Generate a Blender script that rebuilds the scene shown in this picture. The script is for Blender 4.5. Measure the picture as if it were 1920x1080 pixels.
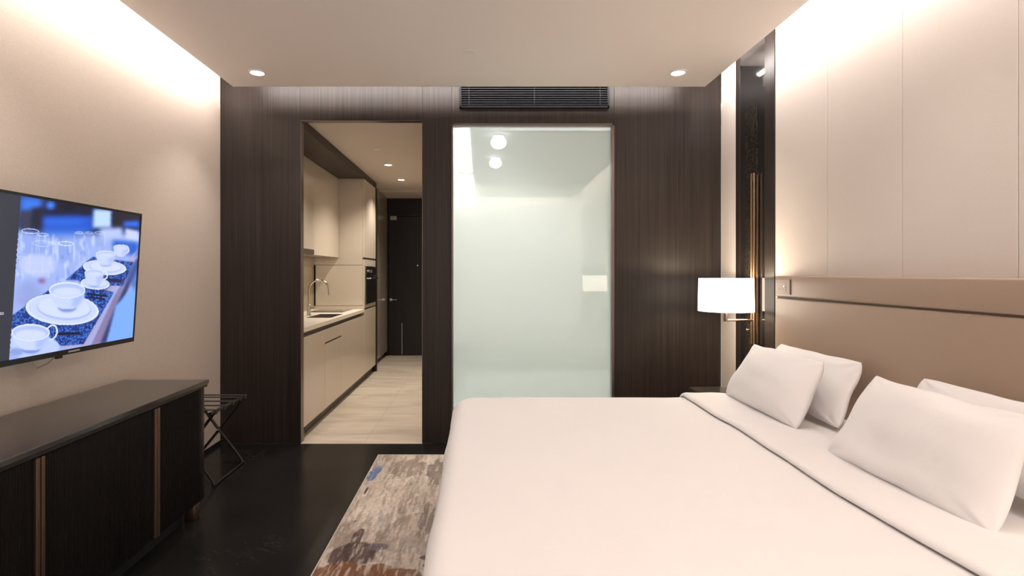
import bpy, bmesh, math, random
import numpy as np
from mathutils import Vector, Matrix, noise
for o in list(bpy.data.objects): bpy.data.objects.remove(o, do_unlink=True)
S = bpy.context.scene
COL = S.collection
R = math.radians
# ---------------------------------------------------------------- camera / world / exposure
H = 1.40                      # eye height
cd = bpy.data.cameras.new('camera'); cam = bpy.data.objects.new('camera', cd); COL.objects.link(cam)
cam.location = (0, 0, H); cam.rotation_euler = (R(90), 0, 0)
cd.sensor_width = 36; cd.lens = 18.75; cd.shift_x = 61/1920; cd.shift_y = -28/1920; cd.clip_start = .05
S.camera = cam
W = bpy.data.worlds.new('World'); S.world = W; W.use_nodes = True
W.node_tree.nodes['Background'].inputs[0].default_value = (.9, .85, .8, 1)
W.node_tree.nodes['Background'].inputs[1].default_value = .02
S.view_settings.view_transform = 'Standard'; S.view_settings.look = 'None'
S.view_settings.exposure = 0.10; S.view_settings.gamma = 1; S.view_settings.use_curve_mapping = False
WARM = (1, .83, .69); NEUT = (1, .925, .885); COOL = (1, .98, .97)
def area(name, loc, rot, sx, sy, power, col=WARM, spread=180):
    l = bpy.data.lights.new(name, 'AREA'); l.shape = 'RECTANGLE'; l.size = sx; l.size_y = sy
    l.energy = power; l.color = col; l.spread = R(spread)
    o = bpy.data.objects.new(name, l); COL.objects.link(o); o.location = loc; o.rotation_euler = rot; return o
def spot(name, loc, power, angle=80, blend=.6, col=WARM, rad=.03, rot=(0, 0, 0)):
    l = bpy.data.lights.new(name, 'SPOT'); l.energy = power; l.spot_size = R(angle); l.spot_blend = blend
    l.color = col; l.shadow_soft_size = rad
    o = bpy.data.objects.new(name, l); COL.objects.link(o); o.location = loc; o.rotation_euler = rot; return o
def point(name, loc, power, col=WARM, rad=.05):
    l = bpy.data.lights.new(name, 'POINT'); l.energy = power; l.color = col; l.shadow_soft_size = rad
    o = bpy.data.objects.new(name, l); COL.objects.link(o); o.location = loc; return o
XL, XR, YB, YF = -2.126, 1.982, 4.375, -1.6    # room: left wall, right wall, wood wall, wall behind the viewpoint
ZS, ZT = 2.85, 3.10                            # hanging ceiling, slab above it
SL, SR, SB = -1.917, 1.755, 4.15               # edges of the hanging ceiling
SF = -1.38
# LED strips lying in the ceiling coves
area('cove_light_left', (SL-.015, (YF+YB)/2, 2.955), (0, R(65), 0), .02, 5.6, 42, NEUT)
area('cove_light_right', (SR+.015, (YF+YB)/2, 2.955), (0, R(-65), 0), .02, 5.6, 42, NEUT)
area('cove_light_wood_wall', ((SL+SR)/2, 4.07, 3.0), (R(80), 0, 0), 3.55, .03, 30, NEUT)
area('cove_light_viewer_side', ((SL+SR)/2, SF-.02, 2.955), (R(-65), 0, 0), 3.5, .02, 22, NEUT)
# added soft fill light behind the viewpoint; no window is built there
area('added_fill_light', (0, YF+.05, 1.42), (R(90), 0, 0), 4.0, 2.75, 32, (1, .93, .90))
# recessed downlights
SPOTS = [(-1.60, 3.84, 32), (1.43, 3.84, 24), (.20, 2.60, 20), (.20, 1.30, 18), (1.35, 2.1, 12), (1.35, .35, 14), (-1.60, 2.1, 16), (-1.60, .35, 20), (.2, -.4, 24)]
for (x, y, p) in SPOTS: spot('downlight_lamp', (x, y, ZS-.012), p*1.5, 98, .7, NEUT)
for (x, y) in ((-1.08, 6.32), (-1.077, 7.33)): spot('kitchen_lamp', (x, y, 2.67), 92, 120, .8, (1, .89, .77))
area('kitchen_under_cabinet_lamp', (-1.9, 5.9, 1.585), (0, 0, 0), .03, 1.6, 1.6, (1, .86, .68))
spot('kitchen_lamp', (-1.08, 5.2, 2.67), 62, 120, .8, (1, .89, .77))
# bathroom behind the frosted glass
area('bathroom_cove_front', (1.1, 4.50, 2.785), (R(80), 0, 0), 2.4, .05, 16, COOL)
area('bathroom_cove_left', (-.08, 6.3, 2.785), (0, R(75), 0), .05, 2.6, 30, COOL)
for (x, y) in ((.18, 5.02), (.18, 5.98)): spot('bathroom_lamp', (x, y, 2.54), 34, 150, .8, COOL)
area('bathroom_fill_light', (.9, 6.7, 2.66), (0, 0, 0), 1.4, 1.2, 15, (.97, .99, 1))  # added area fill to brighten the bathroom's back wall, no fixture of its own

# ---------------------------------------------------------------- helpers
def mk(name, base, rough=.5, metal=0, spec=.5, coat=0, emit=None, es=0, sheen=0):
    m = bpy.data.materials.new(name); m.use_nodes = True
    b = m.node_tree.nodes['Principled BSDF']
    b.inputs['Base Color'].default_value = (*base, 1); b.inputs['Roughness'].default_value = rough
    b.inputs['Metallic'].default_value = metal; b.inputs['Specular IOR Level'].default_value = spec
    b.inputs['Coat Weight'].default_value = coat; b.inputs['Coat Roughness'].default_value = .06
    b.inputs['Sheen Weight'].default_value = sheen
    if emit: b.inputs['Emission Color'].default_value = (*emit, 1); b.inputs['Emission Strength'].default_value = es
    return m
def nn(m, t): return m.node_tree.nodes.new(t)
def lk(m, a, b): m.node_tree.links.new(a, b)
def coords(m, scale=(1, 1, 1)):
    g = nn(m, 'ShaderNodeNewGeometry'); mp = nn(m, 'ShaderNodeMapping'); mp.inputs['Scale'].default_value = scale
    lk(m, g.outputs['Position'], mp.inputs['Vector']); return mp.outputs['Vector']
def noisen(m, vec, scale, detail=4, rough=.55, dist=0):
    n = nn(m, 'ShaderNodeTexNoise'); n.inputs['Scale'].default_value = scale; n.inputs['Detail'].default_value = detail
    n.inputs['Roughness'].default_value = rough; n.inputs['Distortion'].default_value = dist
    lk(m, vec, n.inputs['Vector']); return n.outputs['Fac']
def ramp(m, fac, stops):
    r = nn(m, 'ShaderNodeValToRGB'); cr = r.color_ramp
    while len(cr.elements) < len(stops): cr.elements.new(.5)
    for e, (p, c) in zip(cr.elements, stops): e.position = p; e.color = (*c, 1)
    lk(m, fac, r.inputs['Fac']); return r.outputs['Color']
def bsdf(m): return m.node_tree.nodes['Principled BSDF']
def bump(m, fac, strength, dist=.01):
    b = nn(m, 'ShaderNodeBump'); b.inputs['Strength'].default_value = strength; b.inputs['Distance'].default_value = dist
    lk(m, fac, b.inputs['Height']); lk(m, b.outputs['Normal'], bsdf(m).inputs['Normal'])
def wood(name, c0, c1, rough=.36, sc=(95, 95, 1.0), coat=0, spec=.30):
    m = mk(name, c0, rough, coat=coat, spec=spec); v = coords(m, sc)
    f = noisen(m, v, 1.0, 5, .65); c = ramp(m, f, [(.32, c0), (.55, tuple((a+b)/2 for a, b in zip(c0, c1))), (.72, c1)])
    lk(m, c, bsdf(m).inputs['Base Color']); bump(m, f, .12, .002); return m
M = {}
M['wood'] = wood('dark_veneer', (.013, .0095, .0085), (.040, .029, .024), .42)
M['wood2'] = wood('dark_panel', (.009, .007, .0065), (.020, .015, .0135), .36)
M['bulk'] = wood('bulkhead_veneer', (.022, .016, .013), (.05, .037, .03), .4, (1.5, 1.5, 60))
def textile(name, c, amt=.06, sc=260, rough=.75, sheen=.0):
    m = mk(name, c, rough, sheen=sheen, spec=.3); v = coords(m); f = noisen(m, v, sc, 3)
    c2 = ramp(m, f, [(.3, tuple(k*(1-amt) for k in c)), (.7, tuple(min(1, k*(1+amt)) for k in c))])
    lk(m, c2, bsdf(m).inputs['Base Color']); bump(m, f, .08, .001); return m
M['wallpaper'] = textile('wallpaper', (.66, .575, .50), .05, 140, .8)
M['panel'] = textile('wall_panel_fabric', (.68, .62, .57), .04, 220, .7)
M['ceiling'] = mk('ceiling_paint', (.84, .775, .735), .85, spec=.2)
M['kceil'] = mk('kitchen_ceiling_paint', (.66, .59, .52), .85, spec=.2)
M['black'] = mk('black', (.012, .012, .013), .5)
M['grille'] = mk('vent_paint', (.012, .012, .015), .5, spec=.15)
M['gmetal'] = mk('slat_edge', (.016, .017, .021), .5, 0, .15)
M['leather'] = mk('taupe_leather', (.40, .295, .225), .38, spec=.5)
_f = noisen(M['leather'], coords(M['leather']), 420, 3); bump(M['leather'], _f, .05, .001)
M['leather_seam'] = mk('leather_seam', (.10, .07, .05), .6)
M['linen'] = mk('white_linen', (.815, .79, .785), .75, spec=.25, sheen=.15)
_f = noisen(M['linen'], coords(M['linen']), 9, 4, .5, .4); bump(M['linen'], _f, .10, .03)
M['sheet'] = mk('white_sheet', (.80, .75, .72), .8, spec=.2, sheen=.1)
M['bronze'] = mk('bronze', (.20, .135, .09), .42, .95)
M['brass'] = mk('brass', (.27, .19, .12), .4, 1)
M['steel'] = mk('steel', (.62, .60, .57), .18, 1)
M['nickel'] = mk('nickel', (.42, .33, .27), .28, 1)
M['tvblack'] = mk('tv_plastic', (.012, .012, .014), .25)
M['rack'] = mk('rack_metal', (.018, .016, .015), .4, .3)
M['strap'] = mk('rack_strap', (.03, .027, .025), .7)
M['cream'] = mk('cream_lacquer', (.60, .53, .44), .16, coat=.3)
M['creamwall'] = mk('cream_wall', (.58, .51, .42), .6)
M['quartz'] = mk('quartz', (.78, .72, .63), .25)
M['splash'] = mk('splashback_glass', (.36, .29, .19), .12)
M['greylac'] = mk('grey_lacquer', (.40, .355, .30), .12, coat=.3)
M['hob'] = mk('black_glass', (.01, .01, .011), .06, coat=.5)
M['mirror'] = mk('smoked_mirror', (.012, .011, .011), .07, 0, .9)
bsdf(M['mirror']).inputs['IOR'].default_value = 1.75
M['white'] = mk('white_paint', (.80, .82, .80), .6)
M['bwall'] = mk('bath_wall', (.72, .745, .70), .6)
M['lens'] = mk('lamp_lens', (1, 1, 1), .5, emit=(1, .95, .88), es=22)
M['bigl'] = mk('bath_lens', (1, 1, 1), .5, emit=(1, 1, 1), es=7)
M['ring'] = mk('white_trim', (.75, .72, .69), .5)
M['shade'] = mk('lit_shade', (.9, .85, .78), .8, emit=(1, .87, .72), es=4.0)
M['jamb'] = mk('jamb_metal', (.16, .135, .12), .3, .8)
M['plinth'] = mk('plinth', (.06, .05, .045), .4)
M['ivory'] = mk('ivory_plate', (.48, .38, .29), .35)
M['grey'] = mk('grey_plastic', (.45, .43, .40), .4)
# black marble floor
m = mk('black_marble', (.012, .011, .01), .22, spec=.13); v = coords(m)
f = noisen(m, v, 1.3, 9, .62, 1.6)
vein = ramp(m, f, [(.0, (0, 0, 0)), (.492, (0, 0, 0)), (.5, (1, 1, 1)), (.508, (0, 0, 0)), (1, (0, 0, 0))])
f2 = noisen(m, v, .9, 3); g2 = ramp(m, f2, [(.55, (0, 0, 0)), (.7, (1, 1, 1))])
mul = nn(m, 'ShaderNodeMath'); mul.operation = 'MULTIPLY'; lk(m, vein, mul.inputs[0]); lk(m, g2, mul.inputs[1])
mx = nn(m, 'ShaderNodeMix'); mx.data_type = 'RGBA'; lk(m, mul.outputs[0], mx.inputs['Factor'])
base = ramp(m, noisen(m, v, 2.2, 6), [(.3, (.010, .0095, .009)), (.7, (.019, .017, .016))])
lk(m, base, mx.inputs[6]); mx.inputs[7].default_value = (.05, .044, .04, 1)
lk(m, mx.outputs[2], bsdf(m).inputs['Base Color']); M['floor'] = m
# marble table top
m = mk('grey_marble', (.03, .028, .026), .16, spec=.5, coat=.2); v = coords(m, (1.6, .55, 1))
f = noisen(m, v, 1.1, 2, .4, 1.0)
c = ramp(m, f, [(0, (.036, .032, .029)), (.493, (.042, .037, .033)), (.4975, (.26, .23, .20)), (.502, (.039, .035, .031)), (1, (.050, .044, .039))])
lk(m, c, bsdf(m).inputs['Base Color']); M['marble'] = m
# kitchen tile
m = mk('beige_tile', (.60, .53, .44), .24); v = coords(m)
f = noisen(m, coords(m, (.7, 2.6, 1)), 1.6, 8, .62, .9)
c = ramp(m, f, [(.3, (.50, .43, .35)), (.5, (.60, .53, .44)), (.7, (.69, .62, .53))])
bk = nn(m, 'ShaderNodeTexBrick'); bk.offset = 0; bk.inputs['Scale'].default_value = 1; bk.inputs['Brick Width'].default_value = 1.0
bk.inputs['Row Height'].default_value = 1.5; bk.inputs['Mortar Size'].default_value = .002; bk.inputs['Mortar'].default_value = (.47, .41, .34, 1)
mp = nn(m, 'ShaderNodeMapping'); mp.inputs['Location'].default_value = (.95, .2, 0); lk(m, v, mp.inputs['Vector']); lk(m, mp.outputs[0], bk.inputs['Vector'])
lk(m, c, bk.inputs['Color1']); lk(m, c, bk.inputs['Color2']); lk(m, bk.outputs['Color'], bsdf(m).inputs['Base Color']); M['tile'] = m
# ribbed cabinet front
m = wood('ribbed_front', (.0055, .005, .005), (.012, .010, .0095), .36, (200, 200, 2))
bsdf(m).inputs['Specular IOR Level'].default_value = .12; M['ribs'] = m
# lace strip
m = mk('lace_metal', (.03, .026, .022), .4, .5); v = coords(m, (1, 1, 1))
vo = nn(m, 'ShaderNodeTexVoronoi'); vo.feature = 'DISTANCE_TO_EDGE'; vo.inputs['Scale'].default_value = 30; lk(m, v, vo.inputs['Vector'])
c = ramp(m, vo.outputs['Distance'], [(.0, (.07, .055, .04)), (.09, (.03, .024, .018)), (.2, (.010, .009, .008))]); lk(m, c, bsdf(m).inputs['Base Color'])
bump(m, vo.outputs['Distance'], .6, .004); M['lace'] = m
# frosted glass
m = bpy.data.materials.new('frosted_glass'); m.use_nodes = True; nt = m.node_tree; nt.nodes.clear()
out = nn(m, 'ShaderNodeOutputMaterial'); tr = nn(m, 'ShaderNodeBsdfTransparent'); tr.inputs[0].default_value = (.95, .97, .95, 1)
tl = nn(m, 'ShaderNodeBsdfTranslucent'); tl.inputs[0].default_value = (.74, .765, .715, 1)
df = nn(m, 'ShaderNodeBsdfDiffuse'); df.inputs[0].default_value = (.61, .635, .59, 1)
gl = nn(m, 'ShaderNodeBsdfGlossy'); gl.inputs['Roughness'].default_value = .02
m1 = nn(m, 'ShaderNodeMixShader'); m1.inputs[0].default_value = .35; lk(m, tl.outputs[0], m1.inputs[1]); lk(m, df.outputs[0], m1.inputs[2])
m2 = nn(m, 'ShaderNodeMixShader'); m2.inputs[0].default_value = .58; lk(m, m1.outputs[0], m2.inputs[1]); lk(m, tr.outputs[0], m2.inputs[2])
m3 = nn(m, 'ShaderNodeMixShader'); m3.inputs[0].default_value = .075; lk(m, m2.outputs[0], m3.inputs[1]); lk(m, gl.outputs[0], m3.inputs[2])
lk(m, m3.outputs[0], out.inputs[0]); M['glass'] = m

class MB:
    def __init__(s): s.bm = bmesh.new()
    def box(s, x0, x1, y0, y1, z0, z1, bev=0, seg=2, mi=0):
        t = bmesh.new(); bmesh.ops.create_cube(t, size=1)
        for v in t.verts: v.co = Vector(((x0+x1)/2+v.co.x*(x1-x0), (y0+y1)/2+v.co.y*(y1-y0), (z0+z1)/2+v.co.z*(z1-z0)))
        if bev: bmesh.ops.bevel(t, geom=t.edges[:], offset=bev, segments=seg, affect='EDGES', profile=.5)
        for f in t.faces: f.material_index = mi
        s._merge(t); return s
    def _merge(s, t, mat=None):
        if mat is not None: t.transform(mat)
        me = bpy.data.meshes.new('t'); t.to_mesh(me); t.free(); s.bm.from_mesh(me); bpy.data.meshes.remove(me)
    def lathe(s, prof, loc=(0, 0, 0), rot=None, n=32):
        t = bmesh.new(); rings = []
        for (r, z) in prof:
            if r < 1e-6: rings.append([t.verts.new((0, 0, z))])
            else: rings.append([t.verts.new((r*math.cos(2*math.pi*k/n), r*math.sin(2*math.pi*k/n), z)) for k in range(n)])
        for a, b in zip(rings, rings[1:]):
            for k in range(n):
                q = [a[k % len(a)], a[(k+1) % len(a)], b[(k+1) % len(b)], b[k % len(b)]]
                q = list(dict.fromkeys(q))
                if len(q) > 2:
                    try: t.faces.new(q)
                    except ValueError: pass
        bmesh.ops.recalc_face_normals(t, faces=t.faces[:])
        s._merge(t, Matrix.Translation(loc) @ (rot.to_4x4() if rot else Matrix())); return s
    def cyl(s, a, b, r, n=20, bev=0):
        a, b = Vector(a), Vector(b); d = b-a; L = d.length; e = bev or r*.12
        q = d.to_track_quat('Z', 'Y').to_matrix()
        return s.lathe([(0, 0), (r-e, 0), (r, e), (r, L-e), (r-e, L), (0, L)], a, q, n)
    def tube(s, pts, r, n=12):
        pts = [Vector(p) for p in pts]; t = bmesh.new(); rings = []
        d0 = (pts[1]-pts[0]).normalized(); up = Vector((0, 0, 1)) if abs(d0.z) < .9 else Vector((1, 0, 0))
        u = d0.cross(up).normalized()
        for i, p in enumerate(pts):
            d = (pts[min(i+1, len(pts)-1)]-pts[max(i-1, 0)]).normalized()
            u = (u-d*u.dot(d)).normalized(); w = d.cross(u)
            rings.append([t.verts.new(p+r*(math.cos(2*math.pi*k/n)*u+math.sin(2*math.pi*k/n)*w)) for k in range(n)])
        for a, b in zip(rings, rings[1:]):
            for k in range(n): t.faces.new((a[k], a[(k+1) % n], b[(k+1) % n], b[k]))
        t.faces.new(rings[0]); t.faces.new(rings[-1])
        bmesh.ops.recalc_face_normals(t, faces=t.faces[:]); s._merge(t); return s
    def build(s, name, mat, parent=None, smooth=False, auto=True):
        me = bpy.data.meshes.new(name)
        root = parent
        while root is not None and root.parent is not None: root = root.parent
        cs = [v.co for v in s.bm.verts]
        if root is not None: base = Vector(root.location)
        else:
            base = Vector(((min(c.x for c in cs)+max(c.x for c in cs))/2, (min(c.y for c in cs)+max(c.y for c in cs))/2, min(c.z for c in cs)))
        bmesh.ops.translate(s.bm, verts=s.bm.verts[:], vec=-base)
        for f in s.bm.faces: f.smooth = smooth
        s.bm.to_mesh(me); s.bm.free()
        for mm in (mat if isinstance(mat, list) else [mat]): me.materials.append(mm)
        o = bpy.data.objects.new(name, me); COL.objects.link(o)
        if parent is not None: o.parent = parent
        else: o.location = base
        if smooth and auto:
            try: me.set_sharp_from_angle(angle=R(35))
            except Exception: pass
        return o
def tag(o, label, cat, group=None, kind=None):
    o['label'] = label; o['category'] = cat
    if group: o['group'] = group
    if kind: o['kind'] = kind
    return o
def thing(name, label, cat, loc, group=None):
    o = bpy.data.objects.new(name, None); COL.objects.link(o); o.location = loc; o.empty_display_size = .1
    return tag(o, label, cat, group)
def struct(o, label=None):
    o['kind'] = 'structure'
    if label: o['label'] = label
    return o
def copy_tree(o, parent=None):
    c = o.copy(); COL.objects.link(c); c.parent = parent
    for ch in list(o.children): copy_tree(ch, c)
    return c

# ---------------------------------------------------------------- room shell
b = MB(); b.box(XL-.1, XR+.1, YF-.1, YB+.0, -.1, 0); struct(b.build('floor', M['floor']), 'polished black marble floor of the bedroom')
b = MB(); b.box(XL-.12, XL, YF-.1, YB-.001, 0, ZT); struct(b.build('wall_left', M['wallpaper']), 'beige papered wall behind the television')
b = MB(); b.box(XL, XR, YF-.1, YF, 0, ZT); struct(b.build('wall_front', M['wallpaper']))
b = MB(); b.box(SL, SR, SF, SB, ZS, 2.93, .002); struct(b.build('ceiling', M['ceiling']), 'lowered flat ceiling with light coves along its edges')
b = MB(); b.box(XL-.1, XR+.1, YF-.1, YB+.07, ZT, ZT+.08); struct(b.build('ceiling', M['ceiling']), 'upper ceiling inside the light coves')
# wood wall with its doorway and bathroom window
OX0, OX1, OZ = -1.470, -.468, 2.656
GX0, GX1, GZ = -.228, 1.105, 2.625
b = MB()
for (x0, x1, z0, z1) in ((XL, OX0, 0, ZT), (OX0, OX1, OZ, ZT), (OX1, GX0, 0, ZT), (GX0, GX1, GZ, ZT), (GX1, XR, 0, ZT)):
    b.box(x0, x1, YB, YB+.07, z0, z1, .0018, 1)
b.box(GX0, GX1, YB, YB+.07, 0, .04)
struct(b.build('wall_back', M['wood']), 'dark vertical-grain veneer wall')
b = MB(); b.box(OX0-.001, OX0+.004, YB+.006, YB+.075, 0, OZ); b.box(OX1-.004, OX1+.001, YB+.006, YB+.075, 0, OZ)
b.box(OX0, OX1, YB+.006, YB+.075, OZ-.004, OZ+.001)
struct(b.build('trim_1', M['jamb']), 'thin metal lining of the kitchen doorway')
# right wall: veneer post, smoked mirror, fabric panels
b = MB(); ys = [3.575]+[3.575-.5375*k for k in range(1, 10)]+[YF]
for y1, y0 in zip(ys, ys[1:]): b.box(XR, XR+.06, y0+.001, y1-.001, 0, ZT, .003, 2)
b.box(XR+.04, XR+.12, YF, YB, 0, ZT)
struct(b.build('wall_right', M['panel']), 'padded pale fabric wall panels above the headboard')
b = MB(); b.box(XR, XR+.05, 4.125, YB-.001, 0, ZT, .002); struct(b.build('trim_2', M['panel']), 'pale vertical strip beside the dark wood wall')
b = MB(); b.box(XR-.004, XR+.05, 3.578, 3.70, 0, ZT, .002); b.box(XR-.002, XR+.05, 4.055, 4.123, 0, ZT, .002); struct(b.build('trim_3', M['wood']), 'dark veneer posts framing the smoked mirror')
b = MB(); b.box(XR-.001, XR+.04, 3.70, 4.055, 0, ZT, .002); mir = struct(b.build('trim_4', M['mirror']), 'tall smoked mirror panel behind the bedside lamp')
b = MB(); b.box(XR-.006, XR-.001, 3.80, 3.97, .3, 2.62, .001); struct(b.build('trim_5', M['lace']), 'openwork dark metal strip on the mirror')
b = MB(); b.box(XL, XL+.006, YF, YB, 0, .03); struct(b.build('baseboard_left', M['black']))

# bathroom window
w = bpy.data.objects.new('window_1', None); COL.objects.link(w); w.location = (.44, YB, 0); struct(w, 'full-height frosted glass screen of the bathroom')
b = MB(); fw = .012
b.box(GX0, GX0+fw, YB-.008, YB+.06, .04, GZ, .001); b.box(GX1-.02, GX1, YB-.008, YB+.06, .04, GZ, .001)
b.box(GX0, GX1, YB-.008, YB+.06, GZ-.016, GZ, .001); b.box(GX0, GX1, YB-.008, YB+.06, .04, .06, .001)
b.build('window_frame', M['jamb'], w)
b = MB(); b.box(GX0+fw, GX1-.02, YB+.030, YB+.032, .06, GZ-.016); b.build('window_pane', M['glass'], w)
# bathroom shell
b = MB(); b.box(-.40, -.30, YB+.07, 7.7, 0, 2.95); struct(b.build('wall_bathroom_left', M['white']))
b = MB(); b.box(2.75, 2.85, YB+.07, 7.7, 0, 2.95); struct(b.build('wall_bathroom_right', M['bwall']))
b = MB(); b.box(-.40, 2.85, 7.7, 7.8, 0, 2.95); struct(b.build('wall_bathroom_back', M['bwall']))
b = MB(); b.box(-.3, 2.75, YB+.07, 7.7, -.1, 0); struct(b.build('floor', M['white']), 'bathroom floor')
b = MB(); b.box(-.065, 2.75, 4.87, 7.699, 2.70, 2.74); b.box(-.299, 2.75, YB+.071, 7.699, 2.83, 2.95); struct(b.build('ceiling', mk('bath_ceil', (.40, .41, .43), .7)), 'bathroom ceiling behind the glass')

# ---------------------------------------------------------------- kitchen shell
KX = -1.476
b = MB(); b.box(XL-.1, -.40, YB, 9.2, -.1, 0); struct(b.build('floor', M['tile']), 'pale beige stone tiles of the kitchen floor')
b = MB(); b.box(XL-.12, XL, YB+.07, 9.1, 0, 2.8); struct(b.build('wall_kitchen_left', M['creamwall']))
b = MB(); b.box(-.46, -.40, YB+.07, 9.1, 0, 2.8); struct(b.build('wall_kitchen_right', M['creamwall']))
b = MB(); b.box(XL, -.46, YB+.07, 9.1, 2.69, 2.79); b.box(XL, -.46, 8.33, 9.1, 2.672, 2.695, .001); struct(b.build('ceiling', M['kceil']), 'kitchen passage ceiling')
b = MB(); b.box(XL, -.46, 9.09, 9.2, 0, 2.8); struct(b.build('wall_kitchen_back', M['wood2']))
b = MB(); b.box(XL, KX, YB+.08, 7.64, 2.609, 2.689, .001); struct(b.build('trim_6', M['bulk']), 'dark veneer bulkhead over the wall cabinets')
b = MB(); b.box(-2.0, KX+.012, 7.585, 7.64, 0, 2.609, .001); struct(b.build('trim_7', M['wood2']), 'dark upright panel ending the kitchen cabinets')
d = bpy.data.objects.new('door_1', None); COL.objects.link(d); d.location = (-1.05, 9.07, 0); struct(d, 'dark entrance door at the end of the passage')
b = MB(); b.box(-1.54, -.62, 9.055, 9.088, .005, 2.36, .002); b.build('door_leaf', M['wood2'], d)
b = MB(); b.box(-1.58, -1.545, 9.03, 9.089, 0, 2.41, .002); b.box(-.615, -.57, 9.03, 9.089, 0, 2.41, .002); b.box(-1.545, -.615, 9.03, 9.089, 2.365, 2.41, .002); b.build('door_frame', M['wood2'], d)
b = MB(); b.box(-1.51, -1.40, 9.02, 9.055, 2.30, 2.365, .003); b.build('door_closer', M['grey'], d)
b = MB(); b.cyl((-1.50, 9.056, .95), (-1.50, 9.04, .95), .026); b.cyl((-1.50, 9.04, .95), (-1.50, 9.0, .95), .009); b.cyl((-1.50, 9.0, .95), (-1.39, 9.0, .95), .009); b.build('door_handle', M['steel'], d, True)
b = MB(); b.cyl((-1.05, 9.056, 1.53), (-1.05, 9.048, 1.53), .012); b.build('peephole', M['steel'], d, True)
b = MB(); b.box(-1.32, -1.312, 9.053, 9.056, .02, .55); b.build('weather_strip', M['grey'], d)

# ---------------------------------------------------------------- kitchen furniture
def base_unit(y0, y1, label, drawer=False, vent=False):
    t = thing('base_cabinet', label, 'cabinet', (-1.8, (y0+y1)/2, 0), 'kitchen base cabinets')
    b = MB(); b.box(-2.12, KX-.022, y0+.001, y1-.001, .10, .855); b.build('carcass', M['cream'], t)
    b = MB(); b.box(-2.12, KX-.05, y0+.001, y1-.001, 0, .10); b.build('kickboard', M['plinth'], t)
    top = .858
    if drawer:
        b = MB(); b.box(KX-.02, KX, y0+.002, y1-.002, .735, top, .0015); dr = b.build('drawer', M['cream'], t)
        b = MB(); b.box(KX-.018, KX-.008, y0+.01, y1-.01, .716, .735); b.build('finger_groove', M['plinth'], t)
        top = .716
    b = MB(); b.box(KX-.02, KX, y0+.002, y1-.002, .10, top, .0015); dd = b.build('cabinet_door', M['cream'], t)
    b = MB(); b.box(KX-.05, KX-.03, y0+.001, y1-.001, .856, .898); b.build('grip_channel', M['plinth'], t)
    if vent:
        b = MB(); b.box(KX-.012, KX+.001, y0+.03, y0+.5, .085, .099); b.build('vent_slot', M['black'], t)
    return t
base_unit(4.47, 5.10, 'cream kitchen base cabinet nearest the doorway, with a dark slot at its foot', vent=True)
base_unit(5.10, 5.72, 'cream kitchen base cabinet with a drawer above its door', drawer=True)
base_unit(5.72, 6.83, 'wide cream kitchen base cabinet next to the oven tower')
b = MB(); SX0, SX1, SY0, SY1 = -1.80, -1.53, 5.48, 6.02
b.box(XL+.003, SX0, 4.47, 6.829, .90, .94, .001); b.box(SX1, KX+.005, 4.47, 6.829, .90, .94, .001)
b.box(SX0, SX1, 4.47, SY0, .90, .94, .001); b.box(SX0, SX1, SY1, 6.829, .90, .94, .001)
tag(b.build('countertop', M['quartz']), 'pale stone worktop running along the kitchen cabinets', 'countertop')
b = MB(); b.box(SX0+.001, SX0+.006, SY0+.001, SY1-.001, .899, .938); b.box(SX1-.006, SX1-.001, SY0+.001, SY1-.001, .899, .938)
b.box(SX0+.006, SX1-.006, SY0+.001, SY0+.006, .899, .938); b.box(SX0+.006, SX1-.006, SY1-.006, SY1-.001, .899, .938)
b.box(SX0+.001, SX1-.001, SY0+.001, SY1-.001, .895, .90); b.lathe([(0, 0), (.03, 0), (.03, .003), (0, .003)], (-1.66, 5.75, .90))
tag(b.build('sink', mk('sink_steel', (.28, .25, .21), .3, .9)), 'sunken steel sink in the pale worktop', 'sink')
t = thing('cooktop', 'flat black glass hob in the worktop behind the sink', 'cooktop', (-1.8, 6.48, .94))
b = MB(); b.box(-2.0, -1.60, 6.24, 6.72, .9405, .946, .002); b.build('glass_plate', M['hob'], t)
b = MB(); b.box(-1.66, -1.64, 6.42, 6.54, .9462, .9466); b.build('touch_panel', M['grey'], t)
t = thing('faucet', 'tall chrome gooseneck kitchen tap beside the sink', 'faucet', (-1.85, 5.78, .94))
b = MB(); b.cyl((-1.85, 5.78, .9402), (-1.85, 5.78, .952), .027); b.cyl((-1.85, 5.78, .952), (-1.85, 5.78, 1.06), .02); b.build('base', M['steel'], t, True)
pts = [(-1.85, 5.78, 1.05+.02*k) for k in range(9)]
pts += [(-1.85+.11*(1-math.cos(a)), 5.78, 1.21+.115*math.sin(a)) for a in [math.pi*k/14 for k in range(1, 15)]]+[(-1.63, 5.78, 1.19), (-1.629, 5.78, 1.16)]
b = MB(); b.tube(pts, .011); b.build('spout', M['steel'], t, True)
b = MB(); b.cyl((-1.83, 5.78, 1.015), (-1.78, 5.78, 1.015), .013); b.cyl((-1.785, 5.78, 1.015), (-1.765, 5.73, 1.035), .006); b.build('lever', M['steel'], t, True)
b = MB(); b.box(XL+.002, XL+.008, 4.47, 6.829, .941, 1.598); tag(b.build('splashback', M['splash']), 'bronze tinted glass splashback above the worktop', 'splashback')
def wall_unit(y0, y1, label, hood=False):
    t = thing('wall_cabinet', label, 'cabinet', (-1.96, (y0+y1)/2, 1.6), 'kitchen wall cabinets')
    b = MB(); b.box(-2.115, -1.822, y0+.001, y1-.001, 1.6 if not hood else 1.65, 2.607); b.build('carcass', M['cream'], t)
    b = MB(); b.box(-1.82, -1.80, y0+.002, y1-.002, 1.598 if not hood else 1.652, 2.606, .0015); b.build('cabinet_door', M['cream'], t)
wall_unit(4.47, 5.15, 'cream wall cabinet nearest the doorway')
wall_unit(5.15, 5.80, 'cream wall cabinet above the cooker hood', True)
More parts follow.
